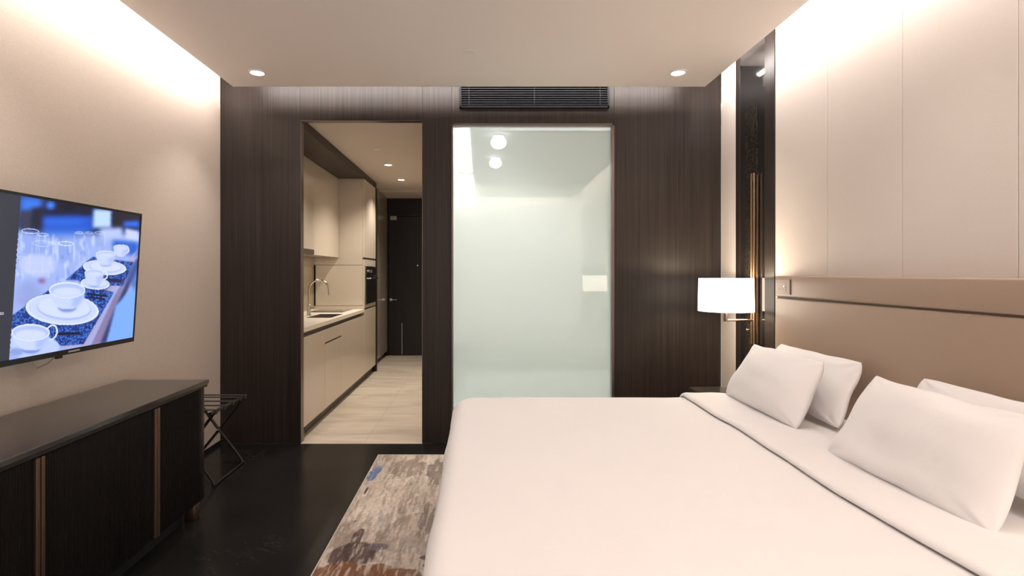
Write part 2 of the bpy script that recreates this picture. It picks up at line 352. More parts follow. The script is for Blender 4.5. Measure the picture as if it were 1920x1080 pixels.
wall_unit(5.80, 6.828, 'cream wall cabinet touching the oven tower')
t = thing('range_hood', 'slim dark cooker hood set under a wall cabinet', 'range hood', (-1.96, 5.47, 1.6))
b = MB(); b.box(-2.11, -1.80, 5.155, 5.795, 1.60, 1.648, .002); b.build('hood_body', mk('hood_metal', (.13, .10, .08), .3, .7), t)
b = MB(); b.box(-1.80, -1.792, 5.16, 5.79, 1.602, 1.646, .002); b.build('hood_visor', mk('hood_front', (.16, .12, .10), .3, .7), t)
# tower
t = thing('tall_cabinet', 'cream oven tower at the end of the kitchen run', 'cabinet', (-1.8, 7.2, 0))
b = MB(); b.box(-2.12, KX-.022, 6.831, 7.58, .1, .985); b.box(-2.12, KX-.022, 6.831, 7.58, 1.50, 2.607); b.box(-2.12, KX-.022, 6.831, 6.85, .98, 1.505); b.box(-2.12, KX-.022, 7.56, 7.58, .98, 1.505); b.box(-2.12, -2.1, 6.831, 7.58, .98, 1.505); b.build('carcass', M['cream'], t)
b = MB(); b.box(-2.12, KX-.05, 6.831, 7.58, 0, .10); b.build('kickboard', M['plinth'], t)
b = MB(); b.box(KX-.02, KX, 6.833, 7.578, .10, .925, .0015); b.build('cabinet_door', M['cream'], t)
b = MB(); b.box(KX-.02, KX, 6.833, 7.578, 1.60, 2.606, .0015); b.build('cabinet_door', M['cream'], t)
b = MB(); b.box(KX-.02, KX-.002, 6.833, 6.90, .945, 1.575, .001); b.box(KX-.02, KX-.002, 7.51, 7.578, .945, 1.575, .001); b.box(KX-.02, KX-.002, 6.90, 7.51, .945, .995, .001); b.box(KX-.02, KX-.002, 6.90, 7.51, 1.49, 1.575, .001); b.build('filler_panel', M['cream'], t)
b = MB(); b.box(KX-.018, KX-.006, 6.835, 7.576, 1.575, 1.60); b.build('finger_groove', M['plinth'], t)
b = MB(); b.box(KX-.018, KX-.006, 6.835, 7.576, .925, .945); b.build('finger_groove', M['plinth'], t)
b = MB(); b.box(KX-.012, KX+.001, 6.87, 7.3, .085, .099); b.build('vent_slot', M['black'], t)
t = thing('oven', 'black built-in oven in the cream tower cabinet', 'oven', (-1.7, 7.205, .997))
b = MB(); b.box(-2.0, KX-.003, 6.902, 7.508, .997, 1.488, .002); b.build('oven_body', M['black'], t)
b = MB(); b.box(KX-.002, KX+.014, 6.905, 7.505, .999, 1.36, .002); dd = b.build('oven_door', M['hob'], t)
b = MB(); b.tube([(KX+.012, 6.95, 1.33), (KX+.055, 6.95, 1.33), (KX+.055, 7.46, 1.33), (KX+.012, 7.46, 1.33)], .008); b.build('handle', M['steel'], dd, True)
b = MB(); b.box(KX-.002, KX+.014, 6.905, 7.505, 1.365, 1.486, .002); cp = b.build('control_panel', M['hob'], t)
b = MB(); b.cyl((KX+.014, 7.02, 1.425), (KX+.03, 7.02, 1.425), .018); b.build('knob', M['steel'], cp, True)
b = MB(); b.box(KX+.0142, KX+.0146, 7.12, 7.28, 1.405, 1.445); b.build('display', mk('oven_display', (.12, .14, .16), .2), cp)
# wardrobe
t = thing('wardrobe', 'grey lacquered built-in wardrobe beside the entrance door', 'wardrobe', (-1.85, 8.36, 0))
b = MB(); b.box(-2.12, -1.585, 7.65, 9.02, .08, 2.66); b.build('carcass', M['greylac'], t)
b = MB(); b.box(-2.12, -1.61, 7.65, 9.02, 0, .08); b.build('kickboard', M['plinth'], t)
for (y0, y1) in ((7.652, 8.335), (8.34, 9.018)):
    b = MB(); b.box(-1.583, -1.563, y0, y1, .08, 2.66, .0015); b.build('wardrobe_door', M['greylac'], t)

# ---------------------------------------------------------------- ceiling fittings
def downlight(x, y, z, label, r=.045, lens='lens', group='bedroom ceiling downlights'):
    t = thing('downlight', label, 'ceiling light', (x, y, z-.012), group)
    b = MB(); b.lathe([(r, .004), (r+.004, .0), (r+.014, .004), (r+.016, .0115), (r, .0115), (r, .004)], (x, y, z-.0125)); b.build('trim_ring', M['ring'], t, True)
    b = MB(); b.lathe([(0, .003), (r-.002, .003), (r-.002, .006), (0, .006)], (x, y, z-.0125)); b.build('lens', M[lens], t, True)
    return t
downlight(-1.60, 3.84, ZS, 'lit recessed downlight in the bedroom ceiling, nearest the kitchen doorway')
downlight(1.43, 3.84, ZS, 'lit recessed downlight in the bedroom ceiling, above the bedside lamp')
downlight(-1.08, 6.32, 2.69, 'lit recessed downlight in the kitchen ceiling, the one nearer the bedroom', .04, group='kitchen ceiling downlights')
downlight(-1.077, 7.33, 2.69, 'lit recessed downlight in the kitchen ceiling, the one nearer the entrance door', .04, group='kitchen ceiling downlights')
for (y_, r_, w_) in ((5.02, .075, 'larger glowing bathroom globe lamp seen through the frosted glass, the upper one'), (5.98, .070, 'glowing bathroom globe lamp seen through the frosted glass, the lower one')):
    t = thing('globe_lamp', w_, 'ceiling light', (.18, y_, 2.56), 'bathroom globe lamps')
    b = MB(); b.lathe([(0, 0), (.05, 0), (.05, .012), (0, .012)], (.18, y_, 2.687)); b.build('base', M['ring'], t, True)
    b = MB(); b.lathe([(r_*math.sin(math.pi*k/16)*1.0, -r_*math.cos(math.pi*k/16)*.8) for k in range(17)], (.18, y_, 2.688-r_*.8)); b.build('globe', M['bigl'], t, True)
def cap(x, y, z, label):
    b = MB(); b.lathe([(0, 0), (.036, 0), (.04, .003), (.04, .006), (.03, .0065), (0, .0065)], (x, y, z-.0068)); tag(b.build('sprinkler_cap', M['ring'], None, True), label, 'sprinkler', 'ceiling sprinkler caps')
cap(-.07, 3.49, ZS, 'round white sprinkler cap on the bedroom ceiling')
cap(-1.064, 5.54, 2.69, 'round white sprinkler cap on the kitchen ceiling, in front of the downlights')
cap(-1.09, 7.78, 2.69, 'small round cap on the kitchen ceiling, behind the downlights')
# air vent
vx0, vx1, vz0 = -.163, 1.060, 2.748
t = thing('air_vent', 'long dark slatted air vent above the frosted glass', 'air vent', ((vx0+vx1)/2, YB, vz0))
b = MB(); b.box(vx0, vx1, YB-.026, YB-.001, vz0, vz0+.018, .002); b.box(vx0, vx0+.016, YB-.026, YB-.001, vz0, 3.0, .002); b.box(vx1-.016, vx1, YB-.026, YB-.001, vz0, 3.0, .002); b.box(vx0, vx1, YB-.026, YB-.001, 2.985, 3.0, .002); b.build('frame', M['grille'], t)
b = MB(); b.box(vx0+.01, vx1-.01, YB-.004, YB-.001, vz0+.01, 2.99); b.build('backing', M['grille'], t)
for k in range(12):
    z = vz0+.026+.0185*k
    b = MB(); b.box(vx0+.016, vx1-.016, YB-.022, YB-.006, z, z+.0075, .001, 1); b.build('slat', M['gmetal'], t)
for x in ((vx0+vx1)/2-.003, vx0+.075, vx1-.078):
    b = MB(); b.box(x, x+.005, YB-.024, YB-.022, vz0+.018, 2.985); b.build('mullion', M['gmetal'], t)

# ---------------------------------------------------------------- television
def tvp(y, z, off=0):      # point of the tilted screen plane
    x = -1.855+(-1.90+1.855)*(1.725-z)/.70
    return Vector((x+off, y, z))
Y0, Y1, Z0, Z1 = 1.70, 2.93, 1.025, 1.725
t = thing('television', 'wall-mounted flat television showing white cups on a table', 'television', (-1.95, 2.3, Z0))
def slab(z0, z1, y0, y1, o0, o1, bev=.002):
    bb = bmesh.new(); vs = []
    for off in (o0, o1):
        for (y, z) in ((y0, z0), (y1, z0), (y1, z1), (y0, z1)): vs.append(bb.verts.new(tvp(y, z, off)))
    for f in ((0, 1, 2, 3), (7, 6, 5, 4), (0, 4, 5, 1), (1, 5, 6, 2), (2, 6, 7, 3), (3, 7, 4, 0)): bb.faces.new([vs[i] for i in f])
    bmesh.ops.recalc_face_normals(bb, faces=bb.faces[:])
    if bev: bmesh.ops.bevel(bb, geom=bb.edges[:], offset=bev, segments=2, affect='EDGES')
    mb = MB(); mb._merge(bb); return mb
slab(Z0, Z1, Y0, Y1, -.035, -.003, .004).build('housing', M['tvblack'], t)
bz = MB()
for (z0, z1, y0, y1) in ((Z0, Z0+.024, Y0, Y1), (Z1-.012, Z1, Y0, Y1), (Z0+.024, Z1-.012, Y0, Y0+.012), (Z0+.024, Z1-.012, Y1-.012, Y1)):
    s_ = slab(z0, z1, y0, y1, -.003, .003, .001); me = bpy.data.meshes.new('q'); s_.bm.to_mesh(me); bz.bm.from_mesh(me)
bz.build('bezel', M['tvblack'], t)
# badge and sensor on the lower edge
s_ = slab(Z0+.008, Z0+.016, 2.46, 2.53, .003, .0036, 0); s_.build('badge', M['grey'], t)
s_ = slab(Z0-.012, Z0+.004, 2.40, 2.43, -.012, .002, .001); s_.build('sensor', M['tvblack'], t)
b = MB(); b.box(XL+.001, XL+.02, 2.1, 2.55, 1.2, 1.55, .003); b.box(XL+.02, -1.93, 2.2, 2.24, 1.25, 1.5, .002); b.box(XL+.02, -1.93, 2.4, 2.44, 1.25, 1.5, .002); b.build('wall_bracket', M['black'], t)
pc = [(-1.90, 2.42, 1.045), (-1.96, 2.42, .99), (-2.03, 2.45, .965), (-2.09, 2.50, .99), (-2.115, 2.52, 1.06), (-2.118, 2.5, 1.2)]
# picture rasterised into colour attributes (3x crop frame of the screen area)
cw, ch = 420, 540
yy, xx = np.mgrid[0:ch, 0:cw].astype(float); xx = (xx+.5)*2; yy = (yy+.5)*2
img = np.zeros((ch, cw, 3)); rng = np.random.default_rng(3)
def blur(a, k):
    k = int(k)
    if k < 1: return a
    for ax in (0, 1):
        for _ in range(2):
            p = np.concatenate([np.repeat(np.take(a, [0], ax), k, ax), a, np.repeat(np.take(a, [-1], ax), k, ax)], ax)
            c = np.cumsum(p, ax); z = np.zeros_like(np.take(c, [0], ax)); c = np.concatenate([z, c], ax)
            n = a.shape[ax]; a = (np.take(c, range(2*k+1, 2*k+1+n), ax)-np.take(c, range(0, n), ax))/(2*k+1)
    return a
def put(mask, col, soft=1, al=1.0):
    global img
    mm = blur(mask.astype(float), soft)[..., None]*al
    img = img*(1-mm)+np.array(col)/255.*mm
def pmask(pts):
    mk_ = np.zeros((ch, cw), bool); n = len(pts)
    for i in range(n):
        x1, y1 = pts[i]; x2, y2 = pts[(i+1) % n]
        if y1 == y2: continue
        c = ((yy > min(y1, y2)) & (yy <= max(y1, y2))) & (xx < (yy-y1)*(x2-x1)/(y2-y1)+x1); mk_ ^= c
    return mk_
def poly(pts, col, soft=1, al=1.0): put(pmask(pts), col, soft, al)
def emask(cx, cy, rx, ry, rot=0):
    c, s = math.cos(R(rot)), math.sin(R(rot)); u = (xx-cx)*c+(yy-cy)*s; v = -(xx-cx)*s+(yy-cy)*c
    return (u/rx)**2+(v/ry)**2
def ell(cx, cy, rx, ry, col, rot=0, soft=1, al=1.0): put(emask(cx, cy, rx, ry, rot) < 1, col, soft, al)
def ringe(cx, cy, rx, ry, w, col, rot=0, soft=1, al=1.0):
    put((emask(cx, cy, rx, ry, rot) < 1) & (emask(cx, cy, rx-w, ry-w, rot) > 1), col, soft, al)
BOUND = [(118, 60), (800, 160), (760, 900), (50, 1010)]
poly([(0, 0), (840, 0), (840, 1080), (0, 1080)], (168, 186, 242), 0)          # table haze
poly([(100, 60), (840, 60), (840, 290), (520, 300), (330, 335), (100, 270)], (14, 40, 110), 8)
poly([(225, 90), (440, 120), (440, 190), (225, 190)], (12, 16, 52), 6)
poly([(110, 80), (245, 90), (240, 150), (180, 190), (110, 180)], (60, 130, 235), 10)
poly([(110, 170), (180, 160), (180, 270), (110, 265)], (60, 62, 92), 6)
poly([(180, 150), (245, 150), (240, 280), (180, 270)], (20, 24, 58), 6)
ell(285, 135, 28, 26, (70, 140, 250), 0, 6)
poly([(240, 195), (520, 190), (525, 270), (400, 330), (240, 320)], (28, 95, 215), 8)
poly([(250, 215), (500, 215), (440, 240), (250, 240)], (60, 135, 240), 8, .8)
poly([(400, 110), (525, 140), (525, 185), (450, 185)], (14, 20, 60), 5)
poly([(525, 155), (632, 160), (628, 262), (520, 262)], (196, 222, 255), 5)
poly([(632, 165), (800, 190), (795, 260), (632, 268)], (16, 22, 52), 5)
poly([(695, 225), (785, 220), (785, 260), (695, 255)], (40, 120, 245), 5)
poly([(560, 262), (690, 258), (690, 330), (560, 330)], (190, 205, 248), 6)
poly([(705, 262), (782, 280), (780, 340), (705, 325)], (205, 215, 250), 4)
poly([(632, 330), (780, 345), (775, 420), (640, 400)], (40, 105, 215), 6)
poly([(100, 300), (520, 290), (560, 380), (300, 560), (60, 640)], (170, 190, 246), 14, .9)
for (cx, cy, rx, h, al) in ((170, 280, 50, 130, .75), (240, 300, 34, 110, .6), (290, 350, 26, 60, .5), (370, 350, 46, 110, .85), (445, 290, 26, 100, .6), (500, 290, 24, 90, .5), (560, 290, 30, 80, .5), (240, 350, 60, 90, .4), (120, 430, 30, 120, .4)):
    poly([(cx-rx, cy), (cx+rx, cy), (cx+rx*.75, cy+h), (cx-rx*.75, cy+h)], (120, 150, 225), 4, .35*al)
    ringe(cx, cy, rx, rx*.3, 5, (235, 244, 255), 3, 0, al); ringe(cx-rx, cy+h/2, 4, h/2, 4, (225, 236, 255), 0, 1, al*.7); ringe(cx+rx, cy+h/2, 4, h/2, 4, (225, 236, 255), 0, 1, al*.7)
    poly([(cx-3, cy+h), (cx+3, cy+h), (cx+3, cy+h+90), (cx-3, cy+h+90)], (225, 235, 255), 1, al*.6); ell(cx, cy+h+95, rx*.8, 9, (205, 218, 252), 0, 2, al*.7)
for _ in range(46):
    x, y = rng.uniform(95, 520), rng.uniform(300, 560)
    ell(x, y, rng.uniform(3, 10), rng.uniform(8, 30), (225, 234, 255) if rng.random() < .65 else (120, 145, 215), rng.uniform(-10, 10), 2, .5)
ell(210, 470, 105, 60, (205, 214, 250), 0, 5, .8); ell(235, 560, 22, 14, (140, 60, 110), 0, 5, .6)
ell(160, 640, 70, 80, (150, 160, 215), 0, 8, .5)
# wooden table edge, floor strip
poly([(780, 380), (640, 620), (500, 920), (340, 940), (560, 640), (740, 420)], (182, 176, 214), 2)
poly([(795, 420), (690, 600), (560, 910), (510, 925), (640, 650), (775, 420)], (150, 135, 175), 2)
poly([(800, 440), (740, 560), (680, 700), (600, 905), (560, 915), (640, 720), (770, 440)], (60, 70, 125), 3)
poly([(800, 480), (745, 600), (650, 700), (600, 905), (770, 900)], (135, 182, 252), 3)
poly([(700, 470), (790, 450), (770, 620), (715, 560)], (70, 105, 180), 6, .7)
# blue mats
grain = blur(rng.random((ch, cw)), 1)
def mat(pts):
    poly(pts, (20, 66, 160), 1)
    mk_ = pmask(pts) & (grain > .53); put(mk_, (96, 150, 225), 0, .75)
    mk_ = pmask(pts) & (grain < .44); put(mk_, (8, 26, 84), 0, .6)
mat([(300, 595), (60, 760), (60, 830), (340, 925), (470, 915), (640, 625), (500, 590)])
mat([(370, 555), (520, 425), (750, 455), (690, 585), (520, 590), (430, 555)])
poly([(490, 628), (600, 640), (600, 652), (490, 636)], (12, 20, 66), 0); poly([(500, 648), (590, 656), (590, 668), (500, 656)], (16, 24, 70), 0)
poly([(300, 850), (450, 848), (458, 862), (310, 866)], (14, 22, 64), 0); poly([(600, 545), (690, 552), (680, 572), (600, 562)], (20, 34, 84), 1)
WH, SH, S2 = (222, 232, 255), (172, 190, 244), (138, 160, 228)
def cup(cx, cy, rx, ry, h, pl=None, handle=None, s=1):
    if pl:
        ell(pl[0], pl[1]+6, pl[2], pl[3], (40, 66, 140), 4, 3, .8); ell(pl[0], pl[1], pl[2], pl[3], WH, 4, 0); ell(pl[0], pl[1]-2, pl[2]*.93, pl[3]*.9, (206, 218, 254), 4, 1)
        ell(pl[0]+pl[2]*.05, pl[1]-pl[3]*.05, pl[2]*.74, pl[3]*.72, SH, 4, 1); ell(pl[0]+pl[2]*.05, pl[1]-pl[3]*.12, pl[2]*.72, pl[3]*.68, (214, 224, 255), 4, 1)
    if handle: ringe(*handle, 9*s, WH, 20, 0)
    ell(cx, cy+h, rx*.52, ry*.62, S2, 0, 2)
    poly([(cx-rx, cy), (cx-rx*.93, cy+h*.45), (cx-rx*.55, cy+h), (cx-rx*.3, cy+h*1.1), (cx+rx*.3, cy+h*1.1), (cx+rx*.55, cy+h), (cx+rx*.93, cy+h*.45), (cx+rx, cy)], (206, 218, 254), 1)
    poly([(cx+rx*.35, cy), (cx+rx, cy), (cx+rx*.93, cy+h*.45), (cx+rx*.55, cy+h), (cx+rx*.25, cy+h)], SH, 5, .8)
    ell(cx, cy, rx, ry, (232, 239, 255), 0, 0); ell(cx, cy+1, rx*.94, ry*.84, (184, 200, 248), 0, 1); ell(cx, cy+ry*.25, rx*.8, ry*.6, (212, 222, 255), 0, 2)
cup(680, 370, 42, 14, 50, None, (712, 388, 16, 20))
cup(595, 410, 56, 20, 56, (588, 485, 122, 42), None)
cup(530, 515, 54, 22, 66, (535, 575, 82, 34), (585, 530, 22, 26), .8)
cup(378, 612, 102, 46, 96, (350, 720, 206, 88), None)
ell(180, 930, 155, 66, (196, 210, 252), 0, 1)
cup(172, 850, 108, 48, 90, None, (290, 850, 34, 46), 1)
ell(90, 960, 40, 22, (150, 170, 225), 0, 3)
poly([(-10, -10), (118, -10), (118, 85), (52, 1008), (50, 1090), (-10, 1090)], (58, 60, 76), 0)
img = np.clip(img, 0, 1)**1.15
gy = list(np.linspace(Y0+.012, 2.14, 40))+list(np.linspace(2.143, Y1-.012, 290)); gz = np.linspace(Z0+.024, Z1-.012, 300)
me = bpy.data.meshes.new('screen'); base = t.location
GY, GZZ = np.meshgrid(np.array(gy), gz)
GXX = -1.855+(-.045)*(1.725-GZZ)/.70+.0005
vc = np.stack([GXX-base[0], GY-base[1], GZZ-base[2]], -1).reshape(-1, 3)
nyc, nzc = len(gy), len(gz)
fi = [(j*nyc+i, j*nyc+i+1, (j+1)*nyc+i+1, (j+1)*nyc+i) for j in range(nzc-1) for i in range(nyc-1)]
me.from_pydata(vc.tolist(), [], fi)
px = 899+GXX/GY*1000; py = 512-(GZZ-H)/GY*1000
ix = np.clip((px*3/2).astype(int), 0, cw-1); iy = np.clip(((py-340)*3/2).astype(int), 0, ch-1)
cc = img[iy, ix].reshape(-1, 3); lin = np.where(cc <= .04045, cc/12.92, ((cc+.055)/1.055)**2.4)
at = me.color_attributes.new('Col', 'FLOAT_COLOR', 'POINT'); at.data.foreach_set('color', np.concatenate([lin, np.ones((len(lin), 1))], 1).astype(np.float32).ravel())
m = bpy.data.materials.new('screen_image'); m.use_nodes = True; bs = bsdf(m); bs.inputs['Base Color'].default_value = (.01, .01, .01, 1); bs.inputs['Roughness'].default_value = .25
a_ = nn(m, 'ShaderNodeVertexColor'); a_.layer_name = 'Col'; lk(m, a_.outputs[0], bs.inputs['Emission Color']); bs.inputs['Emission Strength'].default_value = 1.0
me.materials.append(m); o = bpy.data.objects.new('screen', me); COL.objects.link(o); o.parent = t
# caption text on the dark side of the screen
cu = bpy.data.curves.new('caption', 'FONT'); cu.body = 's to'; cu.size = .021; cu.align_x = 'RIGHT'; cu.extrude = 0
tmp = bpy.data.objects.new('tmp', cu); COL.objects.link(tmp); bpy.context.view_layer.update()
me = bpy.data.meshes.new_from_object(tmp); bpy.data.objects.remove(tmp)
tz, ty = 1.4-(590-512)*2.11/1000, 2.114
for v in me.vertices:
    q = tvp(ty+v.co.x, tz+v.co.y, .0012); v.co = q-Vector(base)
me.materials.clear(); me.materials.append(mk('caption_white', (.5, .5, .55), .5, emit=(.75, .77, .85), es=.8))
o = bpy.data.objects.new('caption_text', me); COL.objects.link(o); o.parent = t
b = MB(); b.tube(pc, .004, 8); b.build('cable', M['grey'], t, True)

# ---------------------------------------------------------------- sideboard
DX0, DX1, DYa, DYb = -2.07, -1.58, .76, 3.10
t = thing('sideboard', 'long low dark ribbed sideboard with a marble top under the television', 'sideboard', ((DX0+DX1)/2, (DYa+DYb)/2, 0))
b = MB(); b.box(DX0, DX1+.005, DYa-.005, DYb+.008, .757, .78, .003); b.build('marble_top', M['marble'], t)
b = MB(); b.box(DX0+.004, DX1, DYa, DYb, .742, .757, .001); b.build('top_edge_band', M['wood2'], t)
b = MB(); b.box(DX0+.01, DX1-.03, DYa+.02, DYb-.004, .09, .742, .012, 3); b.box(DX1-.05, DX1-.012, DYb-.06, DYb-.004, .09, .742, .014, 3); b.box(DX1-.05, DX1-.012, DYa, DYa+.06, .09, .742, .014, 3); b.build('carcass', M['wood2'], t, True)
def ribs(y0, y1):
    bb = bmesh.new(); n = max(2, int((y1-y0)/.012)); prof = []
    for k in range(n):
        ya = y0+(y1-y0)*k/n; w = (y1-y0)/n
        prof += [(DX1-.014, ya), (DX1-.0115, ya+w*.25), (DX1-.0105, ya+w*.5), (DX1-.0115, ya+w*.75)]
    prof += [(DX1-.014, y1), (DX1-.029, y1), (DX1-.029, y0)]
    lo = [bb.verts.new((x, y, .10)) for x, y in prof]; hi = [bb.verts.new((x, y, .735)) for x, y in prof]; N = len(prof)
    for i in range(N): bb.faces.new((lo[i], lo[(i+1) % N], hi[(i+1) % N], hi[i]))
    bb.faces.new(lo); bb.faces.new(hi); bmesh.ops.recalc_face_normals(bb, faces=bb.faces[:])
    mb = MB(); mb._merge(bb); return mb
stiles = [2.63, 1.93, 1.23]
for (y0, y1) in ((2.655, DYb-.065), (1.955, 2.575), (1.255, 1.875), (DYa+.065, 1.175)):
    dd = ribs(y0, y1).build('cabinet_door', M['ribs'], t)
for y in stiles:
    b = MB(); b.box(DX1-.029, DX1-.016, y-.052, y-.022, .10, .735); b.build('recess_strip', M['ribs'], t)
    b = MB(); b.box(DX1-.029, DX1-.004, y-.022, y-.004, .10, .735, .003); b.box(DX1-.029, DX1-.004, y+.002, y+.018, .10, .735, .003); b.build('pull_strip', M['bronze'], t)
b = MB(); b.box(DX0+.05, DX1-.08, DYa+.1, DYb-.12, .0, .09); b.build('recessed_base', M['black'], t)
for (x, y) in ((DX1-.055, DYb-.065), (DX1-.055, DYa+.065), (DX0+.055, DYb-.065), (DX0+.055, DYa+.065)):
    b = MB(); b.box(x-.03, x+.03, y-.03, y+.03, .0, .09, .006); b.build('leg', M['bronze'], t, True)

# ---------------------------------------------------------------- luggage rack
t = thing('luggage_rack', 'folding dark metal luggage rack with straps, between sideboard and wood wall', 'luggage rack', (-1.92, 3.70, 0))
RX0, RX1 = -2.085, -1.738
for x in (RX0, RX1):
    b = MB(); b.tube([(x, 3.44, .49), (x, 3.97, .49)], .011); b.build('top_rail', M['rack'], t, True)
for y in (3.49, 3.91):
    b = MB(); b.tube([(RX0, y, .49), (-1.912, y, .255), (-1.78, y, .085), (-1.748, y, .04), (-1.736, y, .011)], .010); b.build('leg', M['rack'], t, True)
    y2 = y+.022
    b = MB(); b.tube([(RX1, y2, .49), (-1.912, y2, .255), (-2.05, y2, .085), (-2.08, y2, .04), (-2.09, y2, .011)], .010); b.build('leg', M['rack'], t, True)
    b = MB(); b.cyl((-1.912, y-.013, .255), (-1.912, y+.036, .255), .007); b.build('pivot', M['steel'], t, True)
for y in (3.50, 3.62, 3.74, 3.86, 3.93):
    b = MB(); b.box(RX0-.012, RX1+.012, y-.014, y+.014, .4995, .5035, .001); b.box(RX1+.0105, RX1+.0145, y-.014, y+.014, .475, .503, .001); b.build('strap', M['strap'], t)
for x in (RX0, RX1):
    b = MB(); b.tube([(x+(.3475 if x == RX0 else -.352), 3.50, .011), (x+(.3475 if x == RX0 else -.352), 3.93, .011)], .008); b.build('foot_bar', M['rack'], t, True)

# ---------------------------------------------------------------- rug
rx0, rx1, ry0, ry1 = -.772, 1.35, .70, 4.08
xs = np.arange(rx0, -.02, .0055).tolist()+np.arange(0, rx1+.01, .04).tolist(); ysr = np.arange(ry0, 2.2, .04).tolist()+np.arange(2.2, ry1+.001, .0065).tolist()+[ry1]
RXg, RYg = np.meshgrid(np.array(xs), np.array(ysr))
def nz(x, y, sx, sy, seed, oct=3):
    out = np.zeros(x.shape); amp = 1; tot = 0
    for o_ in range(oct):
        u = x*sx*2**o_; v = y*sy*2**o_; i = np.floor(u).astype(int); j = np.floor(v).astype(int); fu = u-i; fv = v-j
        fu = fu*fu*(3-2*fu); fv = fv*fv*(3-2*fv)
        def h(a, c): 
            q = (a*374761393+c*668265263+(seed+o_)*974634777) & 0x7fffffff; q = ((q ^ (q >> 13))*1274126177) & 0x7fffffff; return ((q ^ (q >> 16)) & 0xffff)/65535.
        out += amp*((h(i, j)*(1-fu)+h(i+1, j)*fu)*(1-fv)+(h(i, j+1)*(1-fu)+h(i+1, j+1)*fu)*fv); tot += amp; amp *= .55
    return out/tot
A = nz(RXg, RYg, 7, 2.2, 1); Bn = nz(RXg, RYg, 30, 5, 5, 4); Cn = nz(RXg, RYg, 90, 60, 9, 2); Dn = nz(RXg, RYg, 3.5, 2.5, 21)
def mixc(a, b_, f): return a*(1-f[..., None])+b_*f[..., None]
def sm(x, a, b_): q = np.clip((x-a)/(b_-a), 0, 1); return q*q*(3-2*q)
cA, cB, cC, cD = [np.array(c) for c in ((.50, .43, .36), (.33, .26, .21), (.62, .56, .48), (.42, .37, .34))]
col = mixc(np.broadcast_to(cA, RXg.shape+(3,)), cB, sm(A*.55+Bn*.45, .50, .62)*.75)
col = mixc(col, cC, sm(Dn*.5+nz(RXg, RYg, 22, 9, 33)*.5, .54, .66)*.7); col = mixc(col, cD, sm(nz(RXg, RYg, 14, 5, 44), .56, .66)*.5)
n2 = (nz(RXg, RYg, 16, 10, 55, 4)-.5)*1.2+(nz(RXg, RYg, 60, 30, 77, 3)-.5)*.5; n3 = nz(RXg, RYg, 26, 18, 66, 3)-.5
def blob(cx, cy, rx, ry, c, k=.9, rag=1.2):
    global col
    dd_ = ((RXg-cx)/rx)**2+((RYg-cy)/ry)**2+n2*rag; col = mixc(col, np.array(c), (1-sm(dd_, .8, 1.1))*k*(.8+.4*Bn))
blob(-.28, 3.72, .10, .22, (.24, .19, .155), .75); blob(-.50, 3.80, .13, .16, (.30, .24, .19), .6, 2); blob(-.40, 3.30, .28, .20, (.52, .43, .36), .5)
blob(-.30, 3.0, .05, .20, (.26, .20, .17), .7); blob(-.62, 3.15, .06, .3, (.60, .53, .44), .7); blob(-.33, 2.72, .16, .10, (.36, .30, .26), .6)
blob(-.735, 3.66, .033, .10, (.15, .23, .40), 1, .4); blob(-.722, 3.76, .033, .10, (.15, .23, .40), 1, .4); blob(-.712, 3.86, .03, .07, (.30, .32, .38), .8, .8)
blob(-.722, 3.40, .008, .06, (.12, .09, .08), .9, .6); blob(-.70, 2.98, .012, .02, (.12, .08, .06), .9, .4)
blob(-.62, 2.62, .13, .13, (.15, .10, .09), .98, 1.0); blob(-.64, 2.80, .03, .10, (.15, .10, .09), .9, .8); blob(-.52, 2.70, .06, .035, (.20, .17, .19), .85, .8)
blob(-.60, 2.47, .22, .09, (.27, .125, .07), .95, 1.0); blob(-.42, 2.44, .17, .07, (.28, .135, .075), .95, .8); blob(-.40, 2.37, .11, .06, (.50, .46, .40), .95, .8)
blob(-.26, 2.60, .035, .018, (.13, .09, .07), .9, .8); blob(-.26, 2.53, .010, .015, (.10, .08, .07), .9, .3)
St = nz(RXg, RYg, 60, 7, 88, 3); col = mixc(col, cB*.9, sm(St, .58, .70)*.45); col = mixc(col, cC, sm(nz(RXg, RYg, 75, 9, 99, 3), .58, .7)*.5)
col = col*(.84+.32*Cn)[..., None]
lum = col.mean(-1, keepdims=True); col = np.clip(col*(1+1.1*(lum-.42)), .03, .9)
ze = .012+.002*Cn
edge = np.minimum(np.minimum(RXg-rx0, rx1-RXg), np.minimum(RYg-ry0, ry1-RYg)); ze = np.where(edge < .003, .001, ze)
bx, by = (rx0+rx1)/2, (ry0+ry1)/2
me = bpy.data.meshes.new('rug'); nx_ = len(xs); ny_ = len(ysr)
me.from_pydata(np.stack([RXg-bx, RYg-by, ze], -1).reshape(-1, 3).tolist(), [], [(j*nx_+i, j*nx_+i+1, (j+1)*nx_+i+1, (j+1)*nx_+i) for j in range(ny_-1) for i in range(nx_-1)])
at = me.color_attributes.new('Col', 'FLOAT_COLOR', 'POINT'); at.data.foreach_set('color', np.concatenate([col.reshape(-1, 3), np.ones((col.size//3, 1))], 1).astype(np.float32).ravel())
m = mk('rug_pile', (.5, .4, .3), .95, spec=.1); a_ = nn(m, 'ShaderNodeVertexColor'); a_.layer_name = 'Col'; lk(m, a_.outputs[0], bsdf(m).inputs['Base Color'])
bump(m, noisen(m, coords(m), 300, 2), .5, .004)
me.materials.append(m); rug = bpy.data.objects.new('rug', me); COL.objects.link(rug); rug.location = (bx, by, 0)
tag(rug, 'abstract beige and brown rug with a blue patch, under the bed', 'rug')
mb = MB(); mb.box(rx0-.004, rx0+.002, ry0-.004, ry1+.004, .0005, .011, .001); mb.box(rx0, rx1, ry1-.002, ry1+.004, .0005, .011, .001)
e_ = mb.bm; eo = MB(); eo.bm = e_; r_ = eo.build('rug_binding', mk('rug_edge', (.58, .52, .45), .9), rug)

